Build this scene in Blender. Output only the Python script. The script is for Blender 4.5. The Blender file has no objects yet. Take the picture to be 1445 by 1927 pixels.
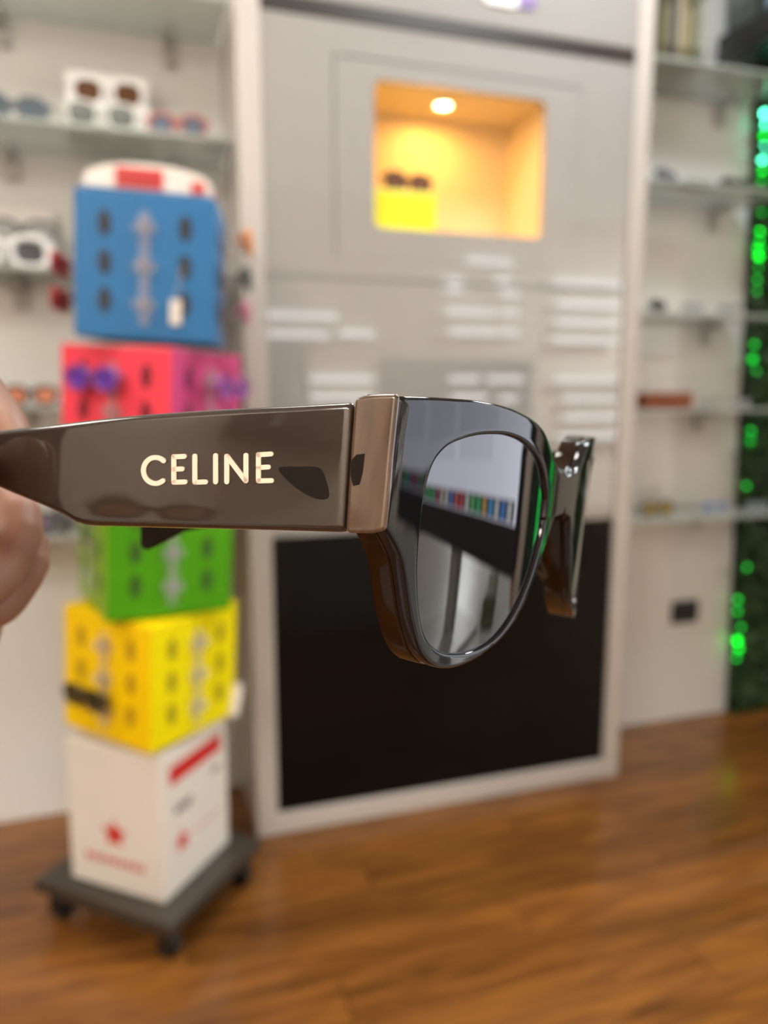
import bpy, bmesh, math, random
from mathutils import Vector, Matrix
random.seed(7)
SC = bpy.context.scene
COL = SC.collection
R_ = math.radians

# ------------------------------------------------------------------ camera, world, lamps, exposure
FPX, CX, CY = 1440.0, 722.5, 963.5
PITCH, YAW, CAMH = R_(8.92), R_(17.8), 1.25
HF = Vector((math.sin(YAW), math.cos(YAW), 0)); RT = Vector((math.cos(YAW), -math.sin(YAW), 0))
FW = HF*math.cos(PITCH) - Vector((0, 0, math.sin(PITCH))); UP = HF*math.sin(PITCH) + Vector((0, 0, math.cos(PITCH)))
CAM = Vector((0, 0, CAMH))
cd = bpy.data.cameras.new('camera'); cam = bpy.data.objects.new('camera', cd); COL.objects.link(cam)
cam.matrix_world = Matrix(((RT.x, UP.x, -FW.x, CAM.x), (RT.y, UP.y, -FW.y, CAM.y), (RT.z, UP.z, -FW.z, CAM.z), (0, 0, 0, 1)))
cd.sensor_fit = 'VERTICAL'; cd.sensor_height = 36.0; cd.sensor_width = 27.0
cd.lens = FPX/1927*36.0; cd.clip_start = 0.01; cd.clip_end = 50
cd.dof.use_dof = True; cd.dof.focus_distance = 0.168; cd.dof.aperture_fstop = cd.lens/3.3
cd.dof.aperture_blades = 0
SC.camera = cam
w = bpy.data.worlds.new('world'); SC.world = w; w.use_nodes = True
w.node_tree.nodes['Background'].inputs[0].default_value = (1, .97, .93, 1); w.node_tree.nodes['Background'].inputs[1].default_value = 0.05
SC.view_settings.view_transform = 'Standard'; SC.view_settings.look = 'None'
SC.view_settings.exposure = 0.0; SC.view_settings.gamma = 1.0; SC.view_settings.use_curve_mapping = False
PANEL_POWER = 16.0          # each ceiling panel near the display wall
REAR_POWER = 62.0           # each ceiling panel in the room behind the viewer
NICHE_POWER = 1.9
MONITOR_GLOW = 3.2
STRIP_GLOW = 3.3

# ------------------------------------------------------------------ pixel -> place helpers
def ray(px, py): return FW + RT*((px-CX)/FPX) - UP*((py-CY)/FPX)
def on_y(px, py, y): d = ray(px, py); return CAM + d*(y/d.y)
def on_z(px, py, z): d = ray(px, py); return CAM + d*((z-CAMH)/d.z)
def c2w(v): return CAM + RT*v[0] - UP*v[1] + FW*v[2]      # camera axes (right, down, forward) -> world

# ------------------------------------------------------------------ materials
def mat(name, col, rough=.5, **k):
    m = bpy.data.materials.new(name); m.use_nodes = True
    b = m.node_tree.nodes['Principled BSDF']
    b.inputs['Base Color'].default_value = (*col, 1); b.inputs['Roughness'].default_value = rough
    for a, v in k.items(): b.inputs[a.replace('_', ' ')].default_value = v
    return m
def noisy(m, scale=6, amt=.12, rough_amt=0, stretch=(1, 1, 1)):
    "procedural tone variation on the base colour"
    nt = m.node_tree; b = nt.nodes['Principled BSDF']; c = b.inputs['Base Color'].default_value[:]
    tc = nt.nodes.new('ShaderNodeTexCoord'); mp = nt.nodes.new('ShaderNodeMapping'); n = nt.nodes.new('ShaderNodeTexNoise')
    mp.inputs['Scale'].default_value = stretch; n.inputs['Scale'].default_value = scale; n.inputs['Detail'].default_value = 4
    r = nt.nodes.new('ShaderNodeValToRGB')
    r.color_ramp.elements[0].position = .3; r.color_ramp.elements[1].position = .7
    r.color_ramp.elements[0].color = (*[x*(1-amt) for x in c[:3]], 1); r.color_ramp.elements[1].color = (*[min(1, x*(1+amt)) for x in c[:3]], 1)
    nt.links.new(tc.outputs['Object'], mp.inputs[0]); nt.links.new(mp.outputs[0], n.inputs['Vector'])
    nt.links.new(n.outputs[0], r.inputs[0]); nt.links.new(r.outputs[0], b.inputs['Base Color'])
    return m
def emis(name, col, s):
    m = mat(name, (.02, .02, .02), .4, Emission_Color=(*col, 1), Emission_Strength=s); return m
def see(name, col, rough, alpha, **k): return mat(name, col, rough, Alpha=alpha, **k)

M = {}
M['wall'] = noisy(mat('wall_paint', (.80, .72, .62), .5), 1.5, .02)
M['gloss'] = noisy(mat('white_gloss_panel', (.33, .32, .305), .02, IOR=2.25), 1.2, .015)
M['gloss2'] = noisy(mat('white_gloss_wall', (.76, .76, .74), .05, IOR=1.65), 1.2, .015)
M['edge'] = noisy(mat('cream_edge', (.52, .475, .435), .35), 3, .02)
M['blackpanel'] = noisy(mat('black_panel', (.004, .0036, .0034), .12, IOR=1.3), 3, .2)
M['strip'] = mat('charcoal_strip', (.03, .024, .02), .4)
M['niche'] = mat('niche_lining', (.74, .60, .36), .45)
M['ceil'] = noisy(mat('ceiling_paint', (.80, .78, .74), .8), 2, .02)
M['darkdoor'] = mat('dark_doorway', (.03, .03, .03), .4)
M['charcoal'] = noisy(mat('charcoal_laminate', (.045, .036, .028), .33), 9, .1)
M['blk'] = mat('black_plastic', (.012, .012, .013), .35)
M['white'] = noisy(mat('white_laminate', (.80, .76, .70), .35), 4, .02)
M['blue'] = noisy(mat('blue_laminate', (.028, .175, .42), .45, Specular_IOR_Level=.25), 4, .06)
M['coral'] = noisy(mat('coral_laminate', (.90, .07, .11),.45, Specular_IOR_Level=.25), 4, .05)
M['magenta'] = noisy(mat('magenta_laminate', (.55, .06, .20),.45, Specular_IOR_Level=.25), 4, .05)
M['green'] = noisy(mat('green_laminate', (.065, .30, .002),.45, Specular_IOR_Level=.25), 4, .06)
M['lime'] = noisy(mat('lime_laminate', (.22, .40, .01),.45, Specular_IOR_Level=.25), 4, .06)
M['yellow'] = noisy(mat('golden_laminate', (.93, .62, .001), .45, Specular_IOR_Level=.2), 4, .05)
M['lemon'] = noisy(mat('lemon_laminate', (.88, .77, .001), .45, Specular_IOR_Level=.2), 4, .05)
M['red'] = mat('red_print', (.62, .02, .02), .4)
M['greyprint'] = mat('grey_print', (.25, .25, .24), .4)
M['clear'] = see('clear_plastic', (.58, .54, .58), .12, .20)
M['shelfglass'] = see('green_glass', (.50, .55, .50), .08, .62)
M['steel'] = mat('bracket_steel', (.45, .44, .42), .4, Metallic=.3)
M['letter'] = mat('cream_lettering', (.90, .74, .60), .35)
M['lam'] = mat('black_acetate', (.006, .006, .008), .03, IOR=1.52)
M['acet'] = mat('brown_acetate', (.012, .0045, .0015), .07, IOR=1.42)
M['temple'] = noisy(mat('smoky_brown_acetate', (.022, .012, .007), .4, Specular_IOR_Level=.2, Coat_Weight=1, Coat_Roughness=.01, Coat_IOR=1.62), 30, .25)
M['endp'] = noisy(mat('tan_acetate', (.085, .048, .028), .25, Coat_Weight=1, Coat_Roughness=.012, Coat_IOR=1.65), 220, .35, stretch=(1, 1, .2))
M['tip'] = mat('dark_brown_temple', (.014, .007, .004), .45, Specular_IOR_Level=.15)
M['hinge'] = mat('dark_hinge_metal', (.012, .008, .006), .6, Specular_IOR_Level=.1)
M['lens'] = mat('smoke_lens', (.006, .006, .008), .012, IOR=1.9)
M['skin'] = noisy(mat('skin', (.31, .155, .10), .5, Subsurface_Weight=.15, Subsurface_Radius=(.008, .003, .0015), Subsurface_Scale=1), 60, .10)
M['nail'] = mat('nail', (.62, .36, .27), .25)
M['brown'] = noisy(mat('brown_leather', (.24, .065, .022), .45), 20, .1)
def flat(name, c, r=.3): return mat(name, c, r)

def wood():
    m = bpy.data.materials.new('oiled_wood'); m.use_nodes = True; nt = m.node_tree; b = nt.nodes['Principled BSDF']
    tc = nt.nodes.new('ShaderNodeTexCoord'); mp = nt.nodes.new('ShaderNodeMapping'); oi = nt.nodes.new('ShaderNodeObjectInfo')
    add = nt.nodes.new('ShaderNodeVectorMath'); sc = nt.nodes.new('ShaderNodeVectorMath'); sc.operation = 'SCALE'; sc.inputs['Scale'].default_value = 37
    cb = nt.nodes.new('ShaderNodeCombineXYZ')
    for i in range(3): nt.links.new(oi.outputs['Random'], cb.inputs[i])
    nt.links.new(cb.outputs[0], sc.inputs[0]); nt.links.new(tc.outputs['Object'], add.inputs[0]); nt.links.new(sc.outputs[0], add.inputs[1])
    mp.inputs['Scale'].default_value = (1.6, 16, 4); nt.links.new(add.outputs[0], mp.inputs[0])
    n = nt.nodes.new('ShaderNodeTexNoise'); n.inputs['Scale'].default_value = 2.2; n.inputs['Detail'].default_value = 7; n.inputs['Distortion'].default_value = .8
    nt.links.new(mp.outputs[0], n.inputs['Vector'])
    r = nt.nodes.new('ShaderNodeValToRGB'); e = r.color_ramp.elements
    e[0].position = .3; e[0].color = (.10, .036, .009, 1); e[1].position = .72; e[1].color = (.30, .115, .022, 1)
    nt.links.new(n.outputs[0], r.inputs[0])
    hs = nt.nodes.new('ShaderNodeHueSaturation'); mr = nt.nodes.new('ShaderNodeMapRange')
    mr.inputs['To Min'].default_value = .72; mr.inputs['To Max'].default_value = 1.25
    nt.links.new(oi.outputs['Random'], mr.inputs[0]); nt.links.new(mr.outputs[0], hs.inputs['Value'])
    nt.links.new(r.outputs[0], hs.inputs['Color']); nt.links.new(hs.outputs[0], b.inputs['Base Color'])
    b.inputs['Roughness'].default_value = .22; b.inputs['IOR'].default_value = 1.5
    return m
M['wood'] = wood()

# ------------------------------------------------------------------ mesh helpers
def link(name, me, m=None, parent=None, loc=None, rz=0):
    o = bpy.data.objects.new(name, me); COL.objects.link(o)
    if m is not None and me is not None: me.materials.append(m)
    if parent is not None: o.parent = parent
    if loc is not None: o.location = loc
    if rz: o.rotation_euler = (0, 0, rz)
    return o
def obj(name, bm, m, parent=None, loc=None, rz=0, smooth=False, bev=0, seg=2):
    me = bpy.data.meshes.new(name); bmesh.ops.recalc_face_normals(bm, faces=bm.faces[:]); bm.to_mesh(me); bm.free()
    if smooth:
        for p in me.polygons: p.use_smooth = True
    o = link(name, me, m, parent, loc, rz)
    if bev:
        b = o.modifiers.new('bevel', 'BEVEL'); b.width = bev; b.segments = seg; b.limit_method = 'ANGLE'; b.angle_limit = R_(40)
    return o
def tag(o, label, cat, group=None, kind=None):
    o['label'] = label; o['category'] = cat
    if group: o['group'] = group
    if kind: o['kind'] = kind
    return o
def empty(name, loc=(0, 0, 0), rz=0, label=None, cat=None, group=None):
    o = bpy.data.objects.new(name, None); o.empty_display_size = .05; COL.objects.link(o); o.location = loc; o.rotation_euler = (0, 0, rz)
    if label: tag(o, label, cat, group)
    return o
def box(bm, x0, x1, y0, y1, z0, z1):
    vs = [bm.verts.new((x, y, z)) for x in (x0, x1) for y in (y0, y1) for z in (z0, z1)]
    for f in ((0, 1, 3, 2), (4, 6, 7, 5), (0, 4, 5, 1), (2, 3, 7, 6), (0, 2, 6, 4), (1, 5, 7, 3)): bm.faces.new([vs[i] for i in f])
def B(*a):
    bm = bmesh.new(); box(bm, *a); return bm
def tube(bm, pts, rad, n=8, cap=True):
    "round tube through pts, rad number or list"
    pts = [Vector(p) for p in pts]; rs = rad if isinstance(rad, (list, tuple)) else [rad]*len(pts)
    rings = []; prev = None
    for i, p in enumerate(pts):
        t = (pts[min(i+1, len(pts)-1)] - pts[max(i-1, 0)]).normalized()
        a = prev if prev is not None else (Vector((0, 0, 1)) if abs(t.z) < .9 else Vector((1, 0, 0)))
        a = (a - t*a.dot(t)).normalized(); b = t.cross(a); prev = a
        rings.append([bm.verts.new(p + (a*math.cos(k*2*math.pi/n) + b*math.sin(k*2*math.pi/n))*rs[i]) for k in range(n)])
    for r0, r1 in zip(rings, rings[1:]):
        for k in range(n): bm.faces.new((r0[k], r0[(k+1) % n], r1[(k+1) % n], r1[k]))
    if cap: bm.faces.new(rings[0][::-1]); bm.faces.new(rings[-1])
def prism(bm, poly, fn0, fn1):
    "closed polygon extruded between two placements fn(p)->Vector"
    a = [bm.verts.new(fn0(p)) for p in poly]; b = [bm.verts.new(fn1(p)) for p in poly]
    n = len(poly); bm.faces.new(a[::-1]); bm.faces.new(b)
    for i in range(n): bm.faces.new((a[i], a[(i+1) % n], b[(i+1) % n], b[i]))
def catmull(pts, n, closed=False):
    P = [Vector(p) for p in pts]; out = []; N = len(P)
    for i in range(N if closed else N-1):
        p1, p2 = P[i], P[(i+1) % N]
        p0 = P[(i-1) % N] if closed or i > 0 else p1*2-p2
        p3 = P[(i+2) % N] if closed or i+2 < N else p2*2-p1
        for k in range(n):
            t = k/n
            out.append(.5*((2*p1)+(p2-p0)*t+(2*p0-5*p1+4*p2-p3)*t*t+(3*p1-p0-3*p2+p3)*t**3))
    if not closed: out.append(P[-1])
    return out

# ------------------------------------------------------------------ the room
YW, YC = 2.33, 2.024          # back wall plane, cabinet front plane
X0, X1, YF, ZC = -2.6, 3.2, -3.2, 2.95
XR = 6.4                       # far right side of the shop behind the viewer
def struct(name, bm, m, **k):
    o = obj(name, bm, m, **k); o['kind'] = 'structure'; return o
floor = struct('floor', B(X0-.1, XR+.1, YF-.1, YW+.1, -.12, -.012), mat('subfloor', (.03, .012, .004), .6))
pw, plen = .128, 1.25
pm = {}
def plank_mesh(l):
    k = round(l, 3)
    if k not in pm:
        me = bpy.data.meshes.new('plank'); bm = B(0, l-.002, 0, pw-.002, -.012, 0); bmesh.ops.bevel(bm, geom=[e for e in bm.edges if all(v.co.z > -.001 for v in e.verts)], offset=.0012, segments=1, affect='EDGES'); bm.to_mesh(me); bm.free(); me.materials.append(M['wood']); pm[k] = me
    return pm[k]
y = YW - pw; row = 0
while y > -.7:
    x = X0 - (row*0.47 % plen)
    while x < X1:
        a, b = max(x, X0), min(x+plen, X1)
        if b-a > .05:
            o = bpy.data.objects.new('plank', plank_mesh(b-a)); COL.objects.link(o); o.parent = floor; o.location = (a, y, 0)
        x += plen
    y -= pw; row += 1
struct('floor_rear', B(X1+.1, XR, y+pw-.002, YW, -.012, 0), M['wood'])
struct('floor_rear', B(X0, XR, YF, y+pw-.002, -.012, 0), M['wood'])
struct('wall_back', B(X0-.1, XR+.1, YW, YW+.1, -.1, ZC), M['gloss2'])
struct('wall_left', B(X0-.1, X0, YF, YW, -.1, ZC), M['wall'])
struct('wall_right', B(X1, X1+.1, .62, YW, -.1, ZC), M['wall'])
struct('wall_right_rear', B(XR, XR+.1, YF, YW, -.1, ZC), M['wall'])
struct('wall_front', B(X0-.1, XR+.1, YF-.1, YF, -.1, ZC), M['wall'])
struct('ceiling', B(X0-.1, XR+.1, YF-.1, YW+.1, ZC, ZC+.1), M['ceil'])

# ceiling lamps
LAMPS = [(-1.5, 1.3, 0, 'square ceiling lamp above the left glass shelves'), (-.1, 1.25, 0, 'square ceiling lamp over the colourful display tower'), (1.2, 1.3, 0, 'square ceiling lamp over the right half of the display cabinet'), (2.5, 1.3, 0, 'square ceiling lamp over the living wall'),
         (-1.9, -.9, 1, 'square ceiling lamp by the left wall behind the viewer'), (-1.9, -2.3, 1, 'square ceiling lamp in the rear left corner behind the viewer'), (5.9, -1.2, 1, 'square ceiling lamp in the right bay behind the partition')]
for lx, ly, rear, lab in LAMPS:
    pwr = REAR_POWER*(3.8 if lx > 3 else 1) if rear else PANEL_POWER*(1.7 if lx > 1 else 1)
    t = empty('ceiling_panel_light', (lx, ly, ZC), 0, lab, 'ceiling lamp')
    bm = bmesh.new()
    for a in ((-.3, .3, -.3, -.285), (-.3, .3, .285, .3), (-.3, -.285, -.285, .285), (.285, .3, -.285, .285)): box(bm, *a, -.02, 0)
    obj('lamp_frame', bm, M['white'], t)
    obj('diffuser', B(-.284, .284, -.284, .284, -.012, -.004), emis('lamp_diffuser', (1, .93, .84), pwr/8), t)
    ld = bpy.data.lights.new('panel_lamp', 'AREA'); ld.shape = 'SQUARE'; ld.size = .55; ld.energy = pwr; ld.color = (1, .91, .81) if rear and lx < 0 else ((.87, .95, 1) if lx > 1 else (1, .95, .87))
    lo = bpy.data.objects.new('panel_lamp', ld); COL.objects.link(lo); lo.parent = t; lo.location = (0, 0, -.025)

# ------------------------------------------------------------------ white display cabinet
cab = empty('display_cabinet', (.27, YC, 0), 0, 'tall white glossy display cabinet with lit niche and black lower panel', 'cabinet')
def cbox(name, m, x0, x1, y0, y1, z0, z1, bev=.002):
    return obj(name, B(x0-.27, x1-.27, y0-YC, y1-YC, z0, z1), m, cab, bev=bev)
cbox('side_panel', M['edge'], .27, .33, YC-.012, YW-.002, 0, ZC-.002)
cbox('side_panel', M['edge'], 1.402, 1.455, YC-.012, YW-.002, 0, ZC-.002)
cbox('bottom_rail', M['edge'], .33, 1.402, YC-.012, YC+.03, .002, .06)
cbox('black_panel', M['blackpanel'], .332, 1.40, YC, YC+.02, .062, .858)['label'] = 'glossy black lower panel'
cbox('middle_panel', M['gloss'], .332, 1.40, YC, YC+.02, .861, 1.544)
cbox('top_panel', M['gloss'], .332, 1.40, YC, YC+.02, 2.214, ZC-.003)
cbox('black_strip', M['strip'], .332, 1.40, YC-.003, YC+.018, 2.173, 2.2125)['label'] = 'charcoal band across the cabinet'
# upper panel with rounded niche hole
NX0, NX1, NZ0, NZ1, NR = .624, 1.124, 1.681, 2.047, .022
def rrect(x0, x1, z0, z1, r, n=6):
    o = []
    for cx_, cz_, a0 in ((x1-r, z1-r, 0), (x0+r, z1-r, 90), (x0+r, z0+r, 180), (x1-r, z0+r, 270)):
        for k in range(n+1):
            a = R_(a0+90*k/n); o.append((cx_+r*math.cos(a), cz_+r*math.sin(a)))
    return o
def holed(name, m, ox0, ox1, oz0, oz1, hole, y0, y1, parent, org):
    bm = bmesh.new(); c = Vector((sum(p[0] for p in hole)/len(hole), sum(p[1] for p in hole)/len(hole)))
    pts = []
    for p in hole:
        d = Vector(p)-c; s = 1e9
        if d.x > 1e-9: s = min(s, (ox1-c.x)/d.x)
        if d.x < -1e-9: s = min(s, (ox0-c.x)/d.x)
        if d.y > 1e-9: s = min(s, (oz1-c.y)/d.y)
        if d.y < -1e-9: s = min(s, (oz0-c.y)/d.y)
        pts.append((p, c+d*s))
    for cxn, czn in ((ox0, oz0), (ox0, oz1), (ox1, oz0), (ox1, oz1)):   # snap nearest outer point onto each corner
        i = min(range(len(pts)), key=lambda k: (pts[k][1]-Vector((cxn, czn))).length); pts[i] = (pts[i][0], Vector((cxn, czn)))
    n = len(pts); V = lambda p, y: bm.verts.new((p[0]-org[0], y-org[1], p[1]-org[2]))
    A = [V(p[0], y0) for p in pts]; Bq = [V(p[1], y0) for p in pts]; Cq = [V(p[0], y1) for p in pts]; Dq = [V(p[1], y1) for p in pts]
    for i in range(n):
        j = (i+1) % n
        bm.faces.new((A[i], A[j], Bq[j], Bq[i])); bm.faces.new((Cq[i], Dq[i], Dq[j], Cq[j])); bm.faces.new((A[i], Cq[i], Cq[j], A[j])); bm.faces.new((Bq[i], Bq[j], Dq[j], Dq[i]))
    return obj(name, bm, m, parent)
ORG = (.27, YC, 0)
GX0, GX1, GZ0, GZ1 = .515, 1.235, 1.60, 2.094
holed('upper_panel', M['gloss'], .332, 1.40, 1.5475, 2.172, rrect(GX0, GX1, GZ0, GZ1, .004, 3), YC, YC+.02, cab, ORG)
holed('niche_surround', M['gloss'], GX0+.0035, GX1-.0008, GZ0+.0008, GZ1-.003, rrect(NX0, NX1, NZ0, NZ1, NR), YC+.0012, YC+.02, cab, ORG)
bm = bmesh.new(); ND = .24
for a in ((NX0-.01, NX0-.001, YC+.02, YC+ND, NZ0-.01, NZ1+.01), (NX1+.001, NX1+.01, YC+.02, YC+ND, NZ0-.01, NZ1+.01), (NX0-.01, NX1+.01, YC+.02, YC+ND, NZ0-.01, NZ0-.001), (NX0-.01, NX1+.01, YC+.02, YC+ND, NZ1+.001, NZ1+.01), (NX0-.01, NX1+.01, YC+ND, YC+ND+.01, NZ0-.01, NZ1+.01)):
    box(bm, a[0]-.27, a[1]-.27, a[2]-YC, a[3]-YC, a[4], a[5])
obj('niche_lining', bm, M['niche'], cab)
lp = on_z(834, 195, NZ1)
bm = bmesh.new(); bmesh.ops.create_cone(bm, cap_ends=True, segments=24, radius1=.020, radius2=.020, depth=.004)
dl = obj('niche_downlight', bm, emis('niche_lamp', (1, .74, .36), 25), cab, (lp.x-.27, lp.y-YC, NZ1-.003)); dl['label'] = 'glowing round downlight'
bm = bmesh.new()
tube(bm, [(.025*math.cos(k*math.pi/12), .025*math.sin(k*math.pi/12), 0) for k in range(25)], .005, 6, False)
obj('lamp_ring', bm, M['white'], dl, (0, 0, 0))
ld = bpy.data.lights.new('niche_spot', 'AREA'); ld.shape = 'DISK'; ld.size = .05; ld.energy = NICHE_POWER; ld.color = (1, .48, .08)
lo = bpy.data.objects.new('niche_spot', ld); COL.objects.link(lo); lo.parent = cab; lo.location = (lp.x-.27, lp.y-YC, NZ1-.007)
p = on_y(960, 0, YC)
bm = B(-.075, .02, -.006, 0, -.018, .02); em = obj('emblem', bm, mat('plate_white', (.9, .9, .88), .3), cab, (p.x-.27, 0, p.z)); em['label'] = 'white and violet plate at the top edge'  # small white plate, with a violet block joined at its right
obj('plate_violet_end', B(.02, .075, -.006, 0, -.014, .022), mat('plate_violet', (.25, .18, .38), .3), em, (0, 0, 0))

# ------------------------------------------------------------------ glass shelves with brackets
def shelf(x0, x1, z, label, grp, brx, tongue=0):
    t = empty('glass_shelf', (x0, YW-.002, z), 0, label, 'shelf', grp)
    w_ = x1-x0; bm = bmesh.new(); poly = [(0, 0), (0, -.25), (w_+tongue, -.25), (w_+tongue, -.16), (w_, -.16), (w_, 0)] if tongue else [(0, 0), (0, -.25), (w_, -.25), (w_, 0)]
    prism(bm, poly, lambda p_: Vector((p_[0], p_[1], -.010)), lambda p_: Vector((p_[0], p_[1], 0)))
    obj('glass_panel', bm, M['shelfglass'], t, bev=.001)
    for bx in brx:
        bm = bmesh.new(); box(bm, bx-x0-.012, bx-x0+.012, -.08, -.0005, -.030, -.0105)
        box(bm, bx-x0-.017, bx-x0+.017, -.02, -.0005, -.085, -.030); obj('bracket', bm, M['steel'], t, bev=.003)
    return t
LZ = (2.21, 1.885, 1.55, 1.215, .885); RZ = (2.235, 1.89, 1.50, 1.195, .835)
LN = ('top glass shelf on the left wall at the edge of the frame', 'glass shelf on the left wall carrying the white risers', 'glass shelf on the left wall behind the blue cube', 'glass shelf on the left wall level with the held temple', 'lowest glass shelf on the left wall behind the green cube')
RN = ('top glass shelf on the right wall with boxes under the black shelf', 'glass shelf on the right wall with a green case and two pairs', 'glass shelf on the right wall holding a row of clear glasses', 'glass shelf on the right wall carrying the brown case', 'lowest glass shelf on the right wall with amber lensed glasses')
for z, l in zip(LZ, LN): shelf(-1.7, .262, z, l, 'glass shelves left of the cabinet', (-.28, .13, -.9))
for z, l, bx in zip(RZ, RN, (on_y(1362, 215, 2.3).x, on_y(1350, 410, 2.3).x, on_y(1338, 600, 2.3).x, on_y(1322, 795, 2.3).x, on_y(1320, 985, 2.3).x)): shelf(1.462, 2.045, z, l, 'glass shelves right of the cabinet', (bx,), .40)

# ------------------------------------------------------------------ background spectacles
GM = {}
def gl_mesh(key, fn):
    if key not in GM:
        bm = bmesh.new(); fn(bm); me = bpy.data.meshes.new(key); bmesh.ops.recalc_face_normals(bm, faces=bm.faces[:]); bm.to_mesh(me); bm.free()
        for p_ in me.polygons: p_.use_smooth = True
        GM[key] = me
    return GM[key]
def rim_pts(s, lw=.026, lh=.022, n=20):
    o = []
    for k in range(n+1):
        a = 2*math.pi*k/n; ca, sa = math.cos(a), math.sin(a); e = .75
        o.append((s*.034 + lw*math.copysign(abs(ca)**e, ca), 0, lh*math.copysign(abs(sa)**e, sa)))
    return o
cm = {}
def colmat(kind, c, r, a=1):
    k = (kind, c)
    if k not in cm: cm[k] = mat(kind, c, r, Alpha=a)
    return cm[k]
def sunnies(label, loc, rz, fc, lc, la=.92, fa=1, rim=.0032, size=1, pitch=0, group=None, folded=False, name='sunglasses', open_=0, roll=0):
    "a pair of glasses, front facing local -y, standing on its rim bottoms and temple tips"
    t = empty(name, loc, rz, label, 'glasses', group); t.rotation_euler = (pitch, roll, rz); t.scale = (size,)*3
    zc = .0255
    def front(bm):
        for s in (-1, 1): tube(bm, [(x, y_, z+zc) for x, y_, z in rim_pts(s)], rim, 6, False)
        tube(bm, [(-.010, 0, zc+.008), (0, -.002, zc+.011), (.010, 0, zc+.008)], rim, 6)
        for s in (-1, 1): tube(bm, [(s*.058, 0, zc+.008), (s*.067, .001, zc+.010), (s*.068, .008, zc+.010)], rim, 6)
    f_ = bpy.data.objects.new('frame_front', gl_mesh('front%.4f' % rim, front).copy()); COL.objects.link(f_); f_.parent = t; f_.data.materials.append(colmat('frame_plastic', fc, .3, fa))
    for s in (-1, 1):
        def lens(bm, s=s):
            rp = rim_pts(s)[:-1]; c = bm.verts.new((s*.034, -.002, zc)); vs = [bm.verts.new((x, y_, z+zc)) for x, y_, z in rp]
            for i in range(len(vs)): bm.faces.new((c, vs[i], vs[(i+1) % len(vs)]))
        l_ = bpy.data.objects.new('lens', gl_mesh('lens%d' % s, lens).copy()); COL.objects.link(l_); l_.parent = t; l_.data.materials.append(colmat('tinted_lens', lc, .08, la))
        def arm(bm, s=s):
            if folded: tube(bm, [(s*.068, .010, zc+.010), (s*.05, .014, zc+.009), (-s*.03, .018+.004*s, zc+.004), (-s*.05, .018+.004*s, zc-.008)], rim*.85, 6)
            else: tube(bm, [(s*.068, .008, zc+.010), (s*.069, .05, zc+.010), (s*.068, .10, zc+.006), (s*.066, .137, zc-.022)], [rim*1.0, rim*.9, rim*.9, rim*.8], 6)
        a_ = bpy.data.objects.new('temple', gl_mesh('arm%d%d%.4f' % (s, folded, rim), arm).copy()); COL.objects.link(a_); a_.parent = t; a_.data.materials.append(colmat('frame_plastic', fc, .3, fa))
    return t
def on_shelf(px, z, y=2.14): p = on_y(px, 700, y); # x from pixel column (columns lean little)
def at_shelf(px, py, z, y): p = on_y(px, py, y); return Vector((p.x, y, z+.0008))

# left shelf 2 : stepped white risers
def riser(label, x0, x1, y0, y1, z, h):
    t = empty('display_riser', ((x0+x1)/2, y0, z), 0, label, 'riser')
    obj('plinth', B((x0-x1)/2, (x1-x0)/2, 0, y1-y0, .001, h), mat('riser_white', (.80, .78, .74), .3), t, bev=.003)
    obj('back_card', B((x0-x1)/2, (x1-x0)/2, y1-y0+.001, y1-y0+.005, .001, h+.105), mat('riser_card', (.82, .80, .77), .4), t)
    return t
a_, b_ = on_y(122, 200, 2.2).x, on_y(282, 200, 2.2).x
riser('white stepped riser holding a brown lensed pair above a grey pair', a_, b_, 2.17, 2.25, LZ[1], .075)
sunnies('brown lensed pale framed sunglasses standing on the white riser', (on_y(203, 170, 2.19).x, 2.19, LZ[1]+.076), 0, (.74, .72, .69), (.10, .045, .022), size=1.4, folded=True, rim=.0042, la=1)
sunnies('clear framed pair with dark lower lenses in front of the white riser', (on_y(192, 235, 2.12).x, 2.125, LZ[1]+.001), 0, (.62, .62, .58), (.10, .12, .11), la=.8, rim=.0036, folded=True, size=1.35)
sunnies('blue grey pair at the frame edge on the shelf beside the risers', (on_y(25, 215, 2.12).x, 2.125, LZ[1]+.001), .1, (.11, .13, .15), (.09, .12, .14), rim=.0042, folded=True, size=1.25)
sunnies('red and blue childrens pair right of the white risers', (on_y(335, 255, 2.12).x, 2.125, LZ[1]+.001), -.1, (.50, .12, .10), (.12, .16, .22), rim=.0035, folded=True, size=1.15)
sunnies('small slate grey pair at the right end of the white riser shelf', (on_y(415, 240, 2.2).x, 2.22, LZ[1]+.001), -.5, (.20, .19, .20), (.2, .2, .22), rim=.003, folded=True, size=.7)
# left shelf 3
riser('low white riser at the frame edge under a white framed pair', on_y(-40, 480, 2.2).x, on_y(96, 480, 2.2).x, 2.20, 2.28, LZ[2], .07)
sunnies('white framed pair with dark grey lenses before the low riser', (on_y(10, 480, 2.14).x, 2.15, LZ[2]+.001), .05, (.78, .76, .74), (.06, .06, .07), rim=.0055, folded=True, size=1.6)
sunnies('dark grey arched pair lying behind the white framed pair', (on_y(40, 430, 2.23).x, 2.235, LZ[2]+.071), .05, (.16, .16, .15), (.35, .34, .33), rim=.004, folded=True, size=1.3)
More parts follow.
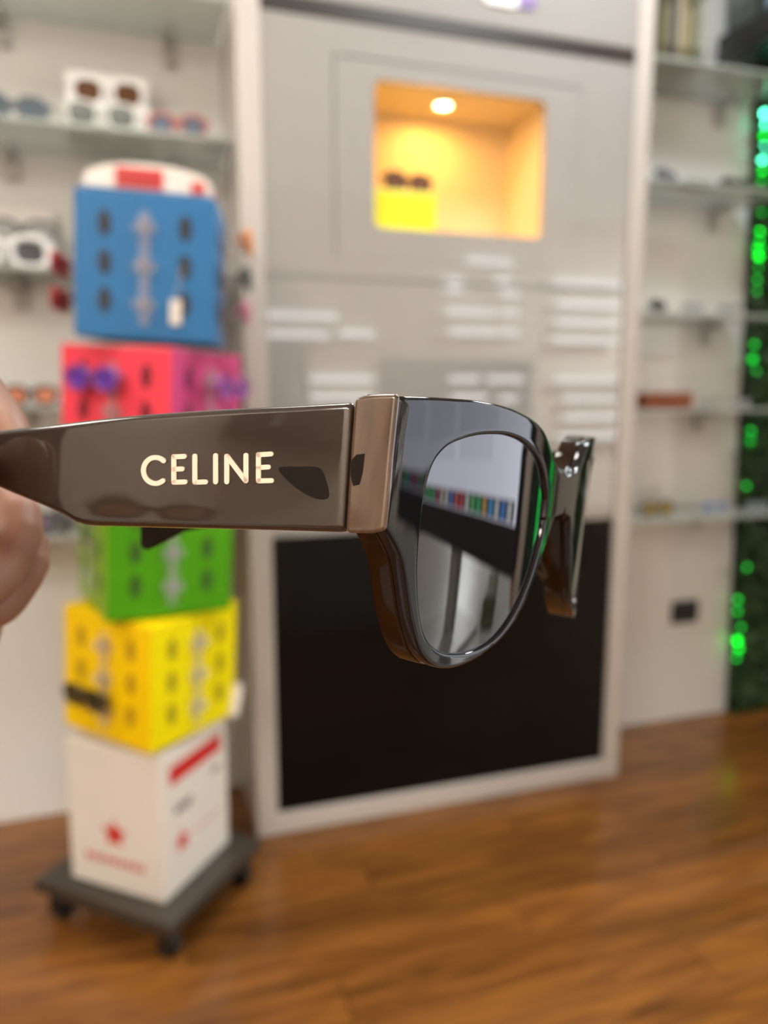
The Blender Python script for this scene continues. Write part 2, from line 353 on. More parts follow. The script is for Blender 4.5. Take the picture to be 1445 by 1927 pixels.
# left shelf 4, 5
sunnies('orange and black pair beside the held fingers', (on_y(58, 745, 2.13).x, 2.13, LZ[3]+.001), .3, (.05, .045, .05), (.70, .26, .14), rim=.004, folded=True)
sunnies('black pair on the lowest left shelf beside the green cube', (on_y(60, 1040, 2.13).x, 2.13, LZ[4]+.001), .2, (.04, .04, .05), (.16, .13, .18), rim=.0045, size=1.1)
sunnies('purple tinted pair at the end of the lowest left shelf', (on_y(150, 1080, 2.2).x, 2.24, LZ[4]+.001), -.2, (.30, .22, .24), (.35, .22, .25), rim=.0035, folded=True, size=.9)
# right shelves
def rs(label, px, py, k, y, rz, fc, lc, **kw): return sunnies(label, at_shelf(px, py, RZ[k], y), rz, fc, lc, **kw)
rs('navy pair standing next to the cabinet above the clear row', 1256, 330, 1, 2.15, .5, (.05, .05, .09), (.14, .15, .22), rim=.0048, size=.95, folded=True)
rs('black olive lensed pair by the green lights', 1388, 345, 1, 2.15, -.2, (.03, .03, .03), (.05, .07, .03), rim=.005, folded=True, size=.95)
rs('black thick framed pair beginning the row of clear glasses', 1240, 553, 2, 2.14, .5, (.025, .025, .03), (.1, .1, .1), rim=.005, folded=True, size=.8)
rs('clear pair second in the row after the black thick pair', 1305, 560, 2, 2.15, .1, (.30, .30, .30), (.40, .42, .42), la=.45, fa=.8, rim=.0036, folded=True, size=.72)
rs('grey wire pair last in the row, nearest the leaves', 1374, 562, 2, 2.15, .05, (.20, .21, .21), (.42, .44, .44), la=.4, rim=.0032, folded=True, size=.72)
rs('clear pair right beside the brown case', 1337, 755, 3, 2.15, .1, (.30, .30, .30), (.40, .42, .42), la=.4, rim=.0034, folded=True, size=.6)
rs('clear pair on the brown case shelf nearest the leaves', 1393, 757, 3, 2.15, -.1, (.34, .34, .34), (.40, .42, .42), la=.4, rim=.0034, folded=True, size=.6)
rs('black framed pair with amber lenses on the lowest right shelf', 1238, 955, 4, 2.15, .1, (.05, .045, .03), (.42, .28, .04), rim=.0048, folded=True, size=1.0)
rs('blue tinted pair beside the amber lensed pair', 1345, 955, 4, 2.15, 0, (.36, .39, .44), (.10, .18, .42), la=.75, rim=.0036, folded=True, size=.85)
rs('clear grey pair on the lowest right shelf in front of the leaves', 1425, 955, 4, 2.13, -.1, (.3, .34, .36), (.25, .3, .32), la=.5, rim=.0036, folded=True, size=.65)
# cases and boxes
def case(name, label, cat, x0, x1, y0, y1, z, h, m, lidm=None):
    t = empty(name, ((x0+x1)/2, y0, z+.0008), 0, label, cat); hw = (x1-x0)/2
    obj('body', B(-hw, hw, 0, y1-y0, 0, h*.55), m, t, bev=.008, seg=3); obj('lid', B(-hw, hw, 0, y1-y0, h*.56, h), lidm or m, t, bev=.008, seg=3)
    return t
case('glasses_case', 'brown leather glasses case on the right wall shelf', 'case', on_y(1212, 755, 2.12).x, on_y(1302, 755, 2.12).x, 2.11, 2.18, RZ[3], .052, M['brown'])
case('glasses_case', 'flat sage green case between the navy and black pairs', 'case', on_y(1287, 345, 2.13).x, on_y(1340, 345, 2.13).x, 2.12, 2.19, RZ[1], .02, mat('sage', (.16, .20, .15), .4))
bc = [((.10, .09, .04), 'olive carton'), ((.025, .025, .025), 'black carton'), ((.17, .15, .10), 'beige carton'), ((.13, .12, .05), 'mustard carton'), ((.08, .08, .05), 'dark olive carton'), ((.16, .17, .13), 'grey green carton')]
bp = ['standing next to the cabinet on the top right shelf', 'second from the cabinet on the top right shelf', 'third from the cabinet on the top right shelf', 'beside the beige one on the top right shelf', 'just before the grey green one on the top right shelf', 'touching the black shelf on the top right shelf']
for i, (c, n_) in enumerate(bc):
    px = 1238+i*14; a, b = on_y(px, 60, 2.14).x, on_y(px+13, 60, 2.14).x
    t = empty('product_box', (a, 2.12, RZ[0]+.0008), 0, n_+' '+bp[i], 'box', 'cartons on the top right shelf'); h = .26+.03*(i % 3)
    obj('carton', B(0, b-a, 0, .12, 0, h), mat('carton', c, .4), t, bev=.002); obj('printed_panel', B(.003, b-a-.003, -.001, 0, .05, h*.6), mat('carton_print', tuple(min(1, x*2+.04) for x in c), .4), t)
# black side shelf with boxes at the upper right
bq = on_y(1345, 128, 2.30)
sx = bq.x; sz = bq.z
t = empty('wall_shelf', (sx, 1.25, sz), 0, 'black slab shelf coming off the right side at the top corner', 'shelf')
obj('slab', B(0, .9, 0, 1.045, 0, .075), M['blk'], t, bev=.003); obj('front_lip', B(-.002, .012, 0, 1.045, .076, .088), M['blk'], t)
for i, (yy, c, l) in enumerate(((1.30, (.75, .30, .32), 'pink'), (1.47, (.55, .10, .09), 'dark red'), (1.64, (.48, .13, .11), 'brick red'), (1.81, (.17, .24, .34), 'slate blue'), (1.98, (.22, .31, .44), 'steel blue'), (2.15, (.05, .06, .05), 'black green'))):
    t = empty('product_box', (sx+.02, yy, sz+.0885), 0, l+' carton standing on the black slab shelf', 'box', 'cartons on the black shelf')
    obj('carton', B(0, .16, 0, .13, 0, .30), mat('carton', c, .4), t, bev=.003); obj('printed_panel', B(-.001, 0, .015, .115, .08, .2), mat('carton_print', tuple(min(1, x*1.5+.05) for x in c), .4), t)
# socket
p = on_y(1286, 1150, YW)
t = empty('wall_socket', (p.x, YW-.001, p.z), 0, 'dark grey double wall socket low on the white right wall', 'socket')
obj('cover_plate', B(-.058, .058, -.012, 0, -.043, .043), mat('socket_grey', (.03, .033, .036), .4), t, bev=.003)
for s in (-1, 1): obj('socket_insert', B(s*.028-.02, s*.028+.02, -.014, -.0125, -.02, .02), M['blk'], t)

# niche contents
a, b = on_y(700, 400, YC+.09).x, on_y(812, 400, YC+.09).x
t = empty('display_block', (NX0+.002, YC+.06, NZ0), 0, 'yellow display block in the lit niche', 'block')
obj('block_body', B(0, b-NX0, 0, .12, .0005, .112), mat('acid_yellow', (.80, .74, .03), .3), t, bev=.003); obj('top_plate', B(.002, b-NX0-.002, .002, .118, .1125, .115), mat('acid_yellow_top', (.82, .76, .06), .25), t)
sunnies('brown pair resting on the yellow block in the lit niche', (on_y(768, 350, YC+.10).x, YC+.10, NZ0+.1155), .12, (.035, .022, .02), (.10, .05, .045), rim=.0045, folded=True, size=1.15)

# ------------------------------------------------------------------ colourful display tower (base, white box, four cubes, header)
BC = Vector((-.014, 1.825, 0)); TL = .056        # lean of the tower to the right
tower = empty('display_tower', BC, 0, 'tower of blue, pink, green and yellow eyewear cubes on a black wheeled base', 'display stand')
pa = R_(48.5)
bm = B(-.18, .18, -.2, .2, .082, .112); base = obj('base_platform', bm, M['charcoal'], tower, (0, 0, 0), pa, bev=.004); base['label'] = 'charcoal platform'
for sx_, sy_ in ((-1, -1), (1, -1), (1, 1), (-1, 1)):
    bm = bmesh.new(); bmesh.ops.create_cone(bm, cap_ends=True, segments=20, radius1=.028, radius2=.028, depth=.022, matrix=Matrix.Translation((0, 0, .029)) @ Matrix.Rotation(R_(90), 4, 'Y'))
    c_ = obj('caster', bm, M['blk'], base, (sx_*.14, sy_*.16, 0), smooth=False)
    bm = bmesh.new(); box(bm, -.017, -.013, -.02, .02, .02, .0815); box(bm, .013, .017, -.02, .02, .02, .0815); box(bm, -.017, .017, -.02, .02, .062, .0815); c2 = obj('caster_fork', bm, M['blk'], base, (sx_*.14, sy_*.16, 0))
leanax = HF.copy()
def tower_part(name, w_, phi, z0, z1, faces, plus=(0, 0)):
    "cube of width w_, rotated phi; faces = list of 4 materials for local -y,+x,+y,-x sides"
    zc = (z0+z1)/2; off = RT*(max(0, zc-.20)*TL)
    rot = Matrix.Rotation(TL*(1 if z0 > .2 else .2), 4, HF) @ Matrix.Rotation(phi, 4, 'Z')
    bm = B(-w_/2, w_/2, -w_/2, w_/2, -(z1-z0)/2, (z1-z0)/2)
    o = obj(name, bm, faces[0], tower, bev=.004)
    for m_ in faces[1:]: o.data.materials.append(m_)
    for pgn in o.data.polygons:
        n_ = pgn.normal
        pgn.material_index = 0 if n_.y < -.5 else 1 if n_.x > .5 else 2 if n_.y > .5 else 3 if n_.x < -.5 else 0
    o.matrix_local = Matrix.Translation((off.x+plus[0], off.y+plus[1], zc)) @ rot
    return o
bphi = R_(51-90)     # which side is 'front' (-y) : left visible face
boxp = tower_part('base_box', .264, R_(51-90), .1125, .462, [M['white']]*4)
boxp['label'] = 'white box with red star emblem and red band'
bw = .264/2
# local -y face normal direction after rotation -39deg : points to lower left = the left visible side; +x face = right visible side
def star(bm, cx_, cz_, r, y0, y1, fn):
    poly = []
    for k in range(10):
        rr = r if k % 2 == 0 else r*.48; a = math.pi/2 + k*math.pi/5; poly.append((cx_+rr*math.cos(a), cz_+rr*math.sin(a)))
    prism(bm, poly, lambda p_: fn(p_, y0), lambda p_: fn(p_, y1))
fl = lambda p_, d: Vector((p_[0], -bw-d, p_[1])); fr = lambda p_, d: Vector((bw+d, p_[0], p_[1]))
bm = bmesh.new(); star(bm, .0, -.035, .036, .0003, .0012, fl); obj('star_emblem', bm, M['red'], boxp)
bm = bmesh.new()
for k in range(9): prism(bm, [(-.085+k*.019, -.112), (-.085+k*.019+.013, -.112), (-.085+k*.019+.013, -.094), (-.085+k*.019, -.094)], lambda p_: fl(p_, .0003), lambda p_: fl(p_, .001))
obj('red_lettering', bm, mat('faded_red_print', (.60, .16, .13), .4), boxp)
bm = bmesh.new(); prism(bm, [(-.10, .093), (.10, .093), (.10, .135), (-.10, .135)], lambda p_: fr(p_, .0003), lambda p_: fr(p_, .001)); obj('red_band', bm, M['red'], boxp)
bm = bmesh.new(); prism(bm, [(-.085, .015), (-.02, .015), (-.02, .035), (-.085, .035)], lambda p_: fr(p_, .0003), lambda p_: fr(p_, .001)); obj('grey_print', bm, M['greyprint'], boxp)
bm = bmesh.new(); prism(bm, [(.06, .045), (.10, .045), (.10, .058), (.06, .058)], lambda p_: fr(p_, .0003), lambda p_: fr(p_, .001)); obj('grey_print', bm, M['greyprint'], boxp)
bm = bmesh.new(); star(bm, -.06, -.06, .028, .0003, .0012, fr); obj('star_emblem', bm, M['red'], boxp)
bm = bmesh.new(); prism(bm, [(-.01, -.068), (.085, -.068), (.085, -.058), (-.01, -.058)], lambda p_: fr(p_, .0003), lambda p_: fr(p_, .001)); obj('pink_print', bm, mat('pale_pink_print', (.72, .48, .46), .4), boxp)

def disc_mesh():
    bm = bmesh.new(); poly = [(.0125*math.cos(k*math.pi/8), .025*math.sin(k*math.pi/8)) for k in range(16)]
    prism(bm, poly, lambda p_: Vector((p_[0], 0, p_[1])), lambda p_: Vector((p_[0], -.0015, p_[1])))
    me = bpy.data.meshes.new('peg_hole'); bmesh.ops.recalc_face_normals(bm, faces=bm.faces[:]); bm.to_mesh(me); bm.free(); return me
def rest_mesh():
    bm = bmesh.new(); box(bm, -.010, .010, -.010, 0, -.115, .105)
    for z in (-.075, .0, .075): box(bm, -.022, .022, -.016, 0, z-.010, z+.010); tube(bm, [(0, -.010, z+.006), (0, -.030, z+.010)], .007, 8)
    me = bpy.data.meshes.new('nose_rest'); bmesh.ops.recalc_face_normals(bm, faces=bm.faces[:]); bm.to_mesh(me); bm.free(); me.materials.append(M['clear']); return me
DM, RM = disc_mesh(), rest_mesh()
def fit_face(cube, w_, side, m_hole, dx=.078, rows=(.08, .005, -.068)):
    rot = Matrix.Rotation(R_({'f': 0, 'r': 90, 'b': 180, 'l': -90}[side]), 4, 'Z')
    me = DM.copy(); me.materials.append(m_hole)
    for z in rows:
        for s in (-1, 1):
            o = bpy.data.objects.new('peg_hole', me); COL.objects.link(o); o.parent = cube; o.matrix_local = rot @ Matrix.Translation((s*dx, -w_/2-.0004, z))
    o = bpy.data.objects.new('nose_rest', RM); COL.objects.link(o); o.parent = cube; o.matrix_local = rot @ Matrix.Translation((0, -w_/2-.0004, 0))
CW = .275
hole = lambda c: mat('peg_hole_dark', c, .5)
yel = tower_part('yellow_cube', CW, R_(43-90), .478, .765, [M['yellow'], M['lemon'], M['yellow'], M['lemon']])
grn = tower_part('green_cube', CW, R_(15), .770, 1.055, [M['green'], M['green'], M['green'], M['lime']])
pnk = tower_part('pink_cube', CW, R_(53-90), 1.066, 1.342, [M['coral'], M['magenta'], M['coral'], M['magenta']])
blu = tower_part('blue_cube', CW, R_(-10.4), 1.356, 1.642, [M['blue']]*4)
for c_, l in ((yel, 'yellow cube'), (grn, 'green cube'), (pnk, 'coral and magenta cube'), (blu, 'blue cube')): c_['label'] = l
fit_face(blu, CW, 'f', hole((.012, .018, .03))); fit_face(blu, CW, 'r', hole((.012, .018, .03)))
fit_face(pnk, CW, 'f', hole((.20, .015, .03))); fit_face(pnk, CW, 'r', hole((.14, .015, .06)))
fit_face(grn, CW, 'f', hole((.028, .10, .003))); fit_face(grn, CW, 'l', hole((.03, .10, .01)))
fit_face(yel, CW, 'f', hole((.46, .27, .002))); fit_face(yel, CW, 'r', hole((.36, .30, .002)))
# header board, arched, above the blue cube
hb = Matrix.Translation((RT*((1.66-.2)*TL)).to_tuple()) 
o_ = RT*((1.665-.2)*TL)
bm = bmesh.new()
poly = [(-.125, 0)] + [(.125*math.cos(math.pi-k*math.pi/14)*1.0, .018+.034*math.sin(k*math.pi/14)) for k in range(15)] + [(.125, 0)]
bb = bmesh.new()
prism(bb, poly, lambda p_: Vector((p_[0], -.12, p_[1])), lambda p_: Vector((p_[0], .12, p_[1])))
hdr = obj('header_sign', bb, M['white'], tower, bev=.003); hdr.matrix_local = Matrix.Translation((o_.x, o_.y, 1.648)) @ Matrix.Rotation(TL, 4, HF) @ Matrix.Rotation(R_(-10.4), 4, 'Z')
hdr['label'] = 'white arched header with red label'
obj('red_label', B(-.062, .030, -.1225, -.1205, .004, .042), M['red'], hdr); obj('red_label', B(.1255, .127, -.09, -.02, .003, .017), M['red'], hdr)
bm = bmesh.new()
for k in range(7): box(bm, -.052+k*.011, -.052+k*.011+.006, -.1235, -.1226, .014, .026)
obj('label_lettering', bm, mat('dark_red_print', (.35, .01, .01), .4), hdr)
obj('red_label', B(.085, .112, -.1225, -.1205, .004, .024), M['red'], hdr)
bm = bmesh.new(); tube(bm, [(0, 0, .113), (0, 0, .46)], .02, 10); obj('centre_pole', bm, M['steel'], tower)
# pairs hung on the tower (things of their own)
def hang(label, cube, side, row, fc, lc, **k):
    rot = Matrix.Rotation(R_({'f': 0, 'r': 90, 'b': 180, 'l': -90}[side]), 4, 'Z')
    bpy.context.view_layer.update()
    mw = cube.matrix_world @ rot @ Matrix.Translation((-.03 if side == 'f' else 0, -CW/2-(.034 if side == 'f' else .062), row-.022))
    t = sunnies(label, (0, 0, 0), 0, fc, lc, group='pairs hung on the display tower', folded=True, **k)
    t.matrix_world = mw @ Matrix.Scale(k.get('size', 1), 4); return t
hang('orange childrens pair on the right side of the blue cube', blu, 'r', .08, (.80, .25, .02), (.75, .28, .03), rim=.0045)
hang('red pair on the left side of the blue cube, middle row', blu, 'l', .005, (.55, .04, .04), (.35, .05, .05), rim=.0048)
hang('red pair on the left side of the blue cube, bottom row', blu, 'l', -.068, (.50, .03, .03), (.30, .04, .04), rim=.0048)
hang('dark green pair on the right side of the blue cube', blu, 'r', .005, (.03, .05, .03), (.05, .07, .05), rim=.0045)
hang('rose pair low on the right side of the blue cube', blu, 'r', -.068, (.55, .20, .28), (.45, .22, .35), rim=.0045)
hang('purple mirrored round pair on the coral face', pnk, 'f', .065, (.22, .06, .30), (.13, .05, .40), rim=.005)
hang('violet pair on the magenta face', pnk, 'r', .06, (.30, .05, .28), (.22, .08, .30), rim=.004)
hang('black pair on the golden face of the yellow cube', yel, 'f', -.045, (.05, .035, .01), (.02, .02, .015), rim=.004)
hang('smoke pair on the lime side of the green cube', grn, 'l', .05, (.05, .06, .06), (.12, .14, .12), rim=.0045)
# white tag on the blue cube, white rolled tag by the yellow cube
bpy.context.view_layer.update()
tg = empty('hang_tag', (0, 0, 0), 0, 'white tag on a string hanging over the blue cube face', 'tag')
tg.matrix_world = blu.matrix_world @ Matrix.Translation((.062, -CW/2-.006, -.085))
obj('tag_card', B(-.011, .011, -.002, 0, -.025, .025), M['white'], tg, bev=.002)
bm = bmesh.new(); tube(bm, [(.0, -.001, .025), (.012, -.001, .09)], .003, 6); obj('string', bm, M['clear'], tg)
tg = empty('hang_tag', (0, 0, 0), 0, 'white rounded tag sticking out at the foot of the lemon yellow face', 'tag')
tg.matrix_world = yel.matrix_world @ Matrix.Translation((CW/2+.004, .128, -.10))
bm = bmesh.new(); tube(bm, [(0, 0, -.045), (0, .008, -.01), (0, .016, .03)], [.012, .014, .013], 10); obj('tag_roll', bm, M['white'], tg); bm = bmesh.new(); tube(bm, [(0, .016, .0305), (0, .0, .05)], .002, 6); obj('string', bm, M['clear'], tg)

# ------------------------------------------------------------------ plant wall and lights
PX0, PY = 2.172, 2.275
PED = lambda z: -.032*z          # the left edge leans out with height
pl = empty('plant_wall', (PX0, PY, 0), 0, 'dark green living wall of leaves at the right edge', 'plant wall')
bm = bmesh.new(); prism(bm, [(PED(.005), .005), (X1-PX0-.002, .005), (X1-PX0-.002, ZC-.01), (PED(ZC), ZC-.01)], lambda p_: Vector((p_[0], .03, p_[1])), lambda p_: Vector((p_[0], YW-PY-.001, p_[1])))
obj('backing_board', bm, mat('moss_board', (.010, .022, .008), .8), pl)
leafm = noisy(mat('leaf_green', (.020, .060, .012), .5), 8, .5)
bm = bmesh.new()
def leaf(bm, c, d, up_, l, wd):
    s = d.cross(up_).normalized(); k = [c, c+d*l*.35+s*wd, c+d*l+up_*(-.1*l), c+d*l*.35-s*wd]
    mid = bm.verts.new(c+d*l*.4+up_*.18*wd); v = [bm.verts.new(q) for q in k]
    for i in range(4): bm.faces.new((v[i], v[(i+1) % 4], mid))
for i in range(5200):
    x = random.random()**1.4*(X1-PX0-.03); z = random.uniform(.01, 2.6); 
    d = Vector((random.gauss(0, .6), -abs(random.gauss(.5, .4)), random.gauss(-.4, .6))).normalized(); u = Vector((random.gauss(0, .5), -1, random.gauss(.6, .4))).normalized()
    l = random.uniform(.025, .06); leaf(bm, Vector((PED(z)+x+random.gauss(0, .006), .03-random.random()*.02, z)), d, u, l, l*.3)
for v in bm.verts: v.co.y = min(.03, v.co.y); v.co.z = max(.004, v.co.z)
fo = obj('foliage', bm, leafm, pl); fo['kind'] = 'stuff'
ls = empty('light_string', (PX0, PY+.012, 0), 0, 'string of green glowing lights up the edge of the living wall', 'lights')
def led(px, py, s, m_):
    p = on_y(px, py, PY+.012); bm = bmesh.new(); bmesh.ops.create_icosphere(bm, subdivisions=2, radius=.009*s)
    return obj('bulb', bm, m_, ls, p-Vector((PX0, PY+.012, 0)), smooth=True)
mg, mc, md = emis('green_bulb', (.0, 1, .03), 6), emis('mint_bulb', (.10, 1, .55), 13), emis('dim_green_bulb', (.0, 1, .06), 2.0)
pts = []
for px, py, s, m_ in [(1446, 100, 1.2, mg), (1438, 214, 1.1, mc), (1437, 234, 1.1, mc), (1437, 256, .9, mg), (1436, 278, 1.1, mc), (1435, 300, 1, mc), (1434, 320, 1, mg), (1433, 341, .9, md), (1432, 400, .9, md), (1430, 436, 1, mg), (1428, 452, 1.1, mg), (1428, 466, 1.2, mg), (1427, 484, 1.1, mg), (1425, 504, .9, md), (1424, 527, .9, md), (1422, 548, .9, md), (1418, 650, 1.2, md), (1416, 676, 1.2, md), (1420, 700, 1.2, md), (1412, 812, 1.1, md), (1411, 830, 1.1, md), (1403, 914, 1, md), (1404, 1067, 1, md), (1388, 1128, 1, md), (1387, 1150, 1, md), (1393, 1180, 1, md), (1387, 1205, 1.2, mg), (1390, 1222, 1.2, mg), (1385, 1238, 1.0, md)]:
    o = led(px, py, s, m_); pts.append(o.location.copy())
pts.sort(key=lambda v: v.z)
bm = bmesh.new(); tube(bm, [q+Vector((.006, .006, 0)) for q in pts], .0015, 5); obj('wire', bm, mat('green_wire', (.01, .04, .01), .4), ls)

# ------------------------------------------------------------------ behind the viewer: lit display shelving, doorway, counter and monitor (seen in reflections)
d1 = struct('door_1', B(0, .93, 0, .03, 0, 1.57), M['darkdoor'])
q0, q1 = on_y(715, 700, 2*YC-YF).x, on_y(1000, 700, 2*YC-YF).x
d1.location = (q0, YF+.001, 0); d1.data.transform(Matrix.Scale((q1-q0)/.93, 4, (1, 0, 0)))
sm = emis('shelf_led', (.96, .98, 1.0), STRIP_GLOW)
SEG = [(474, 634, 592), (460, 618, 628), (641, 704, 628), (542, 702, 713), (545, 702, 748), (842, 868, 528), (842, 868, 545), (936, 962, 528), (944, 976, 553), (842, 930, 587), (942, 974, 589), (848, 932, 625), (942, 974, 626), (846, 868, 713), (872, 900, 713), (916, 984, 713), (850, 915, 748), (940, 972, 750), (880, 964, 491), (1044, 1172, 531), (1048, 1172, 573), (1048, 1172, 607), (1042, 1162, 640), (1045, 1260, 715), (1062, 1170, 750), (1062, 1170, 785), (1195, 1297, 628), (1195, 1297, 655), (1050, 1250, 822)]
ORD = ('topmost', 'second', 'third', 'fourth', 'fifth', 'sixth', 'seventh', 'eighth', 'ninth', 'tenth')
for cnm, lo_, hi_ in (('first', 0, 720), ('second', 720, 870), ('third', 870, 1000), ('fourth', 1000, 1190), ('fifth', 1190, 2000)):
    for k, (xa, xb, yy) in enumerate(sorted([q for q in SEG if lo_ <= q[0] < hi_], key=lambda q: (q[2], q[0]))):
        Y2 = (2*YW if xa > 1190 else 2*YC) - (YF+.10)
        a, b = on_y(xa, yy, Y2), on_y(xb, yy, Y2); ln = b.x-a.x
        t = empty('lit_shelf', (a.x, YF+.001, a.z), 0, '%s white light bar mirrored in the glossy cabinet, in the %s column of them' % (ORD[k], cnm), 'shelf', 'lit shelves on the wall behind the viewer')
        obj('shelf_board', B(0, ln, 0, .16, -.036, -.026), M['white'], t); obj('light_bar', B(.002, ln-.002, .085, .115, -.025, .025), sm, t)
# counter and monitor
ct = empty('counter', (.62, -.95, 0), 0, 'white service counter beside the viewer seen in the dark lens', 'counter')
obj('worktop', B(-.02, .98, 0, 1.22, .88, .92), mat('counter_white', (.62, .61, .60), .3), ct, bev=.004)
obj('counter_body', B(.06, .95, .03, 1.19, .002, .879), M['white'], ct)
ma = math.atan2(-.846, .532)
B0 = Vector((.578, .21, 0)); Dm = Vector((.532, -.846, 0)).normalized(); Nm = Vector((-.846, -.532, 0)).normalized()
mo = empty('computer_monitor', (B0+Dm*.33), ma, 'wide computer monitor with white page and icon row, mirrored in the lens', 'monitor')
# local x along Dm, local y = normal away (rot of +y), front faces -y if Nm = -y
ysgn = -1 if (Matrix.Rotation(ma, 3, 'Z') @ Vector((0, -1, 0))).dot(Nm) > 0 else 1
def mb(x0, x1, d0, d1, z0, z1):   # d = distance in front of the screen plane
    ya, yb = sorted((ysgn*d0, ysgn*d1)); return B(x0, x1, ya, yb, z0, z1)
SW = .33
obj('housing', mb(-SW-.012, SW+.012, -.03, -.001, 1.065, 1.505), M['blk'], mo, bev=.004)
obj('screen', mb(-SW, SW, 0, .001, 1.122, 1.492), emis('screen_white', (.90, .91, 1.05), MONITOR_GLOW), mo)
obj('neck', mb(-.02, .02, -.06, -.031, .93, 1.3), M['steel'], mo); obj('foot', mb(-.10, .10, -.14, .05, .921, .93), M['steel'], mo, bev=.003)
obj('dock', mb(-SW+.01, SW-.01, .0012, .0018, 1.124, 1.148), emis('dock_dark', (.05, .06, .06), .8), mo)
ic = [(.9, .9, .95), (.1, .35, .9), (.85, .9, .95), (.15, .5, .95), (.9, .55, .2), (.1, .7, .3), (.2, .75, .25), (.95, .95, .95), (.9, .1, .15), (.9, .2, .2), (.2, .3, .8), (.9, .9, .9), (.85, .8, .6), (.55, .1, .25), (.1, .6, .25), (.1, .55, .2), (.3, .3, .35), (.6, .05, .2), (.2, .25, .5), (.05, .6, .2)]
for k, c in enumerate(ic):
    x = -SW+.02+k*.0305
    obj('dock_icon', mb(x, x+.022, .002, .0026, 1.125, 1.146), emis('icon_glow', c, 1.6), mo)
for k, (a, b) in enumerate(((-.2, -.03), (.0, .14), (.17, .3))):
    obj('page_column', mb(a, b, .0012, .0016, 1.19, 1.47), emis('page_grey', (.84, .85, 1.0), MONITOR_GLOW*.94), mo)
kb = empty('keyboard', (.76, -.42, .9205), R_(-58), 'slim dark keyboard on the counter below the monitor', 'keyboard')
obj('key_base', B(-.2, .2, -.06, .06, 0, .012), M['blk'], kb, bev=.003)
bm = bmesh.new()
for r in range(4):
    for k in range(14): box(bm, -.19+k*.0272, -.19+k*.0272+.023, -.052+r*.027, -.052+r*.027+.023, .0125, .016)
obj('keys', bm, mat('key_grey', (.05, .05, .055), .4), kb)
case('glasses_case', 'olive case lying on the white counter beside the keyboard', 'case', .82, .98, .10, .17, .9205, .05, mat('olive', (.10, .11, .05), .4))
wd = empty('added_wardrobe', (X0+.002, .82, 0), 0, 'tall dark brown cupboard added on the left wall to darken the temple end', 'cupboard')  # added unseen cupboard; its reflection darkens the temple end
dkw = noisy(mat('dark_walnut', (.030, .020, .014), .4), 6, .3, stretch=(1, 1, .2))
obj('carcass', B(0, .40, -.9, .9, .002, 2.3), dkw, wd, bev=.004)
for k in range(3):
    d_ = obj('cupboard_door', B(.401, .42, -.89+k*.597, -.89+k*.597+.586, .06, 2.28), dkw, wd, bev=.003); obj('handle', B(.4205, .435, -.89+k*.597+.53, -.89+k*.597+.545, 1.0, 1.2), M['steel'], d_)
wc = empty('added_wall_cupboard', (X0+.002, -1.02, 1.78), 0, 'dark brown wall cupboard added high on the left wall to darken the temple', 'cupboard')  # added out of view, gives the temple its dark upper reflection
obj('carcass', B(0, .28, -.28, .28, 0, .7), dkw, wc, bev=.003); d_ = obj('cupboard_door', B(.281, .30, -.275, .275, .005, .695), dkw, wc, bev=.003); obj('handle', B(.3005, .312, .20, .215, .05, .18), M['steel'], d_)
PC = c2w(Vector((-.596, .0126, -.175))); az = math.atan2(PC.y-.17, PC.x+.0)
fz = math.atan2(.17-PC.y, -.05-PC.x)+math.pi/2
pd = empty('display_pedestal', (PC.x-.03, PC.y-.03, 0), fz, 'slim white pedestal beside the viewer with amber glasses, mirrored in the temple', 'pedestal')
obj('column', B(-.09, .09, -.05, .13, .02, PC.z-.041), M['white'], pd, bev=.004); obj('plinth', B(-.12, .12, -.08, .16, .001, .0195), M['charcoal'], pd, bev=.003); obj('top_plate', B(-.11, .11, -.06, .15, PC.z-.0405, PC.z-.0265), M['white'], pd, bev=.003)
sunnies('dark framed pair with amber lenses on the slim pedestal', (PC.x, PC.y, PC.z-.0258), fz, (.02, .012, .008), (.42, .20, .06), rim=.004, folded=True)
# green lit plants on the right hand wall, mirrored in the lens edge
p2 = empty('plant_column', (X1-.003, 1.02, 0), 0, 'column of green lit leaves on the right hand wall, mirrored in the lens', 'plant wall')
obj('backing_board', B(-.03, 0, -.28, .28, .005, 2.6), mat('moss_board', (.010, .022, .008), .8), p2)
bm = bmesh.new()
for i in range(900):
    l = random.uniform(.03, .07); leaf(bm, Vector((-.032, random.uniform(-.27, .27), random.uniform(.08, 2.55))), Vector((-abs(random.gauss(.5, .3)), random.gauss(0, .6), random.gauss(-.3, .5))).normalized(), Vector((-1, 0, .5)).normalized(), l, l*.3)
for v in bm.verts: v.co.x = min(-.031, v.co.x)
fo = obj('foliage', bm, leafm, p2); fo['kind'] = 'stuff'
obj('side_panel', B(-.27, -.001, .09, .11, .005, 2.6), M['white'], p2)  # fin added to keep the green tube's mirror image off the back wall
bm = bmesh.new(); tube(bm, [(-.09, .0, .2), (-.09, .0, 2.5)], .022, 8); obj('light_tube', bm, emis('green_tube', (.0, 1, .10), 2.6), p2)

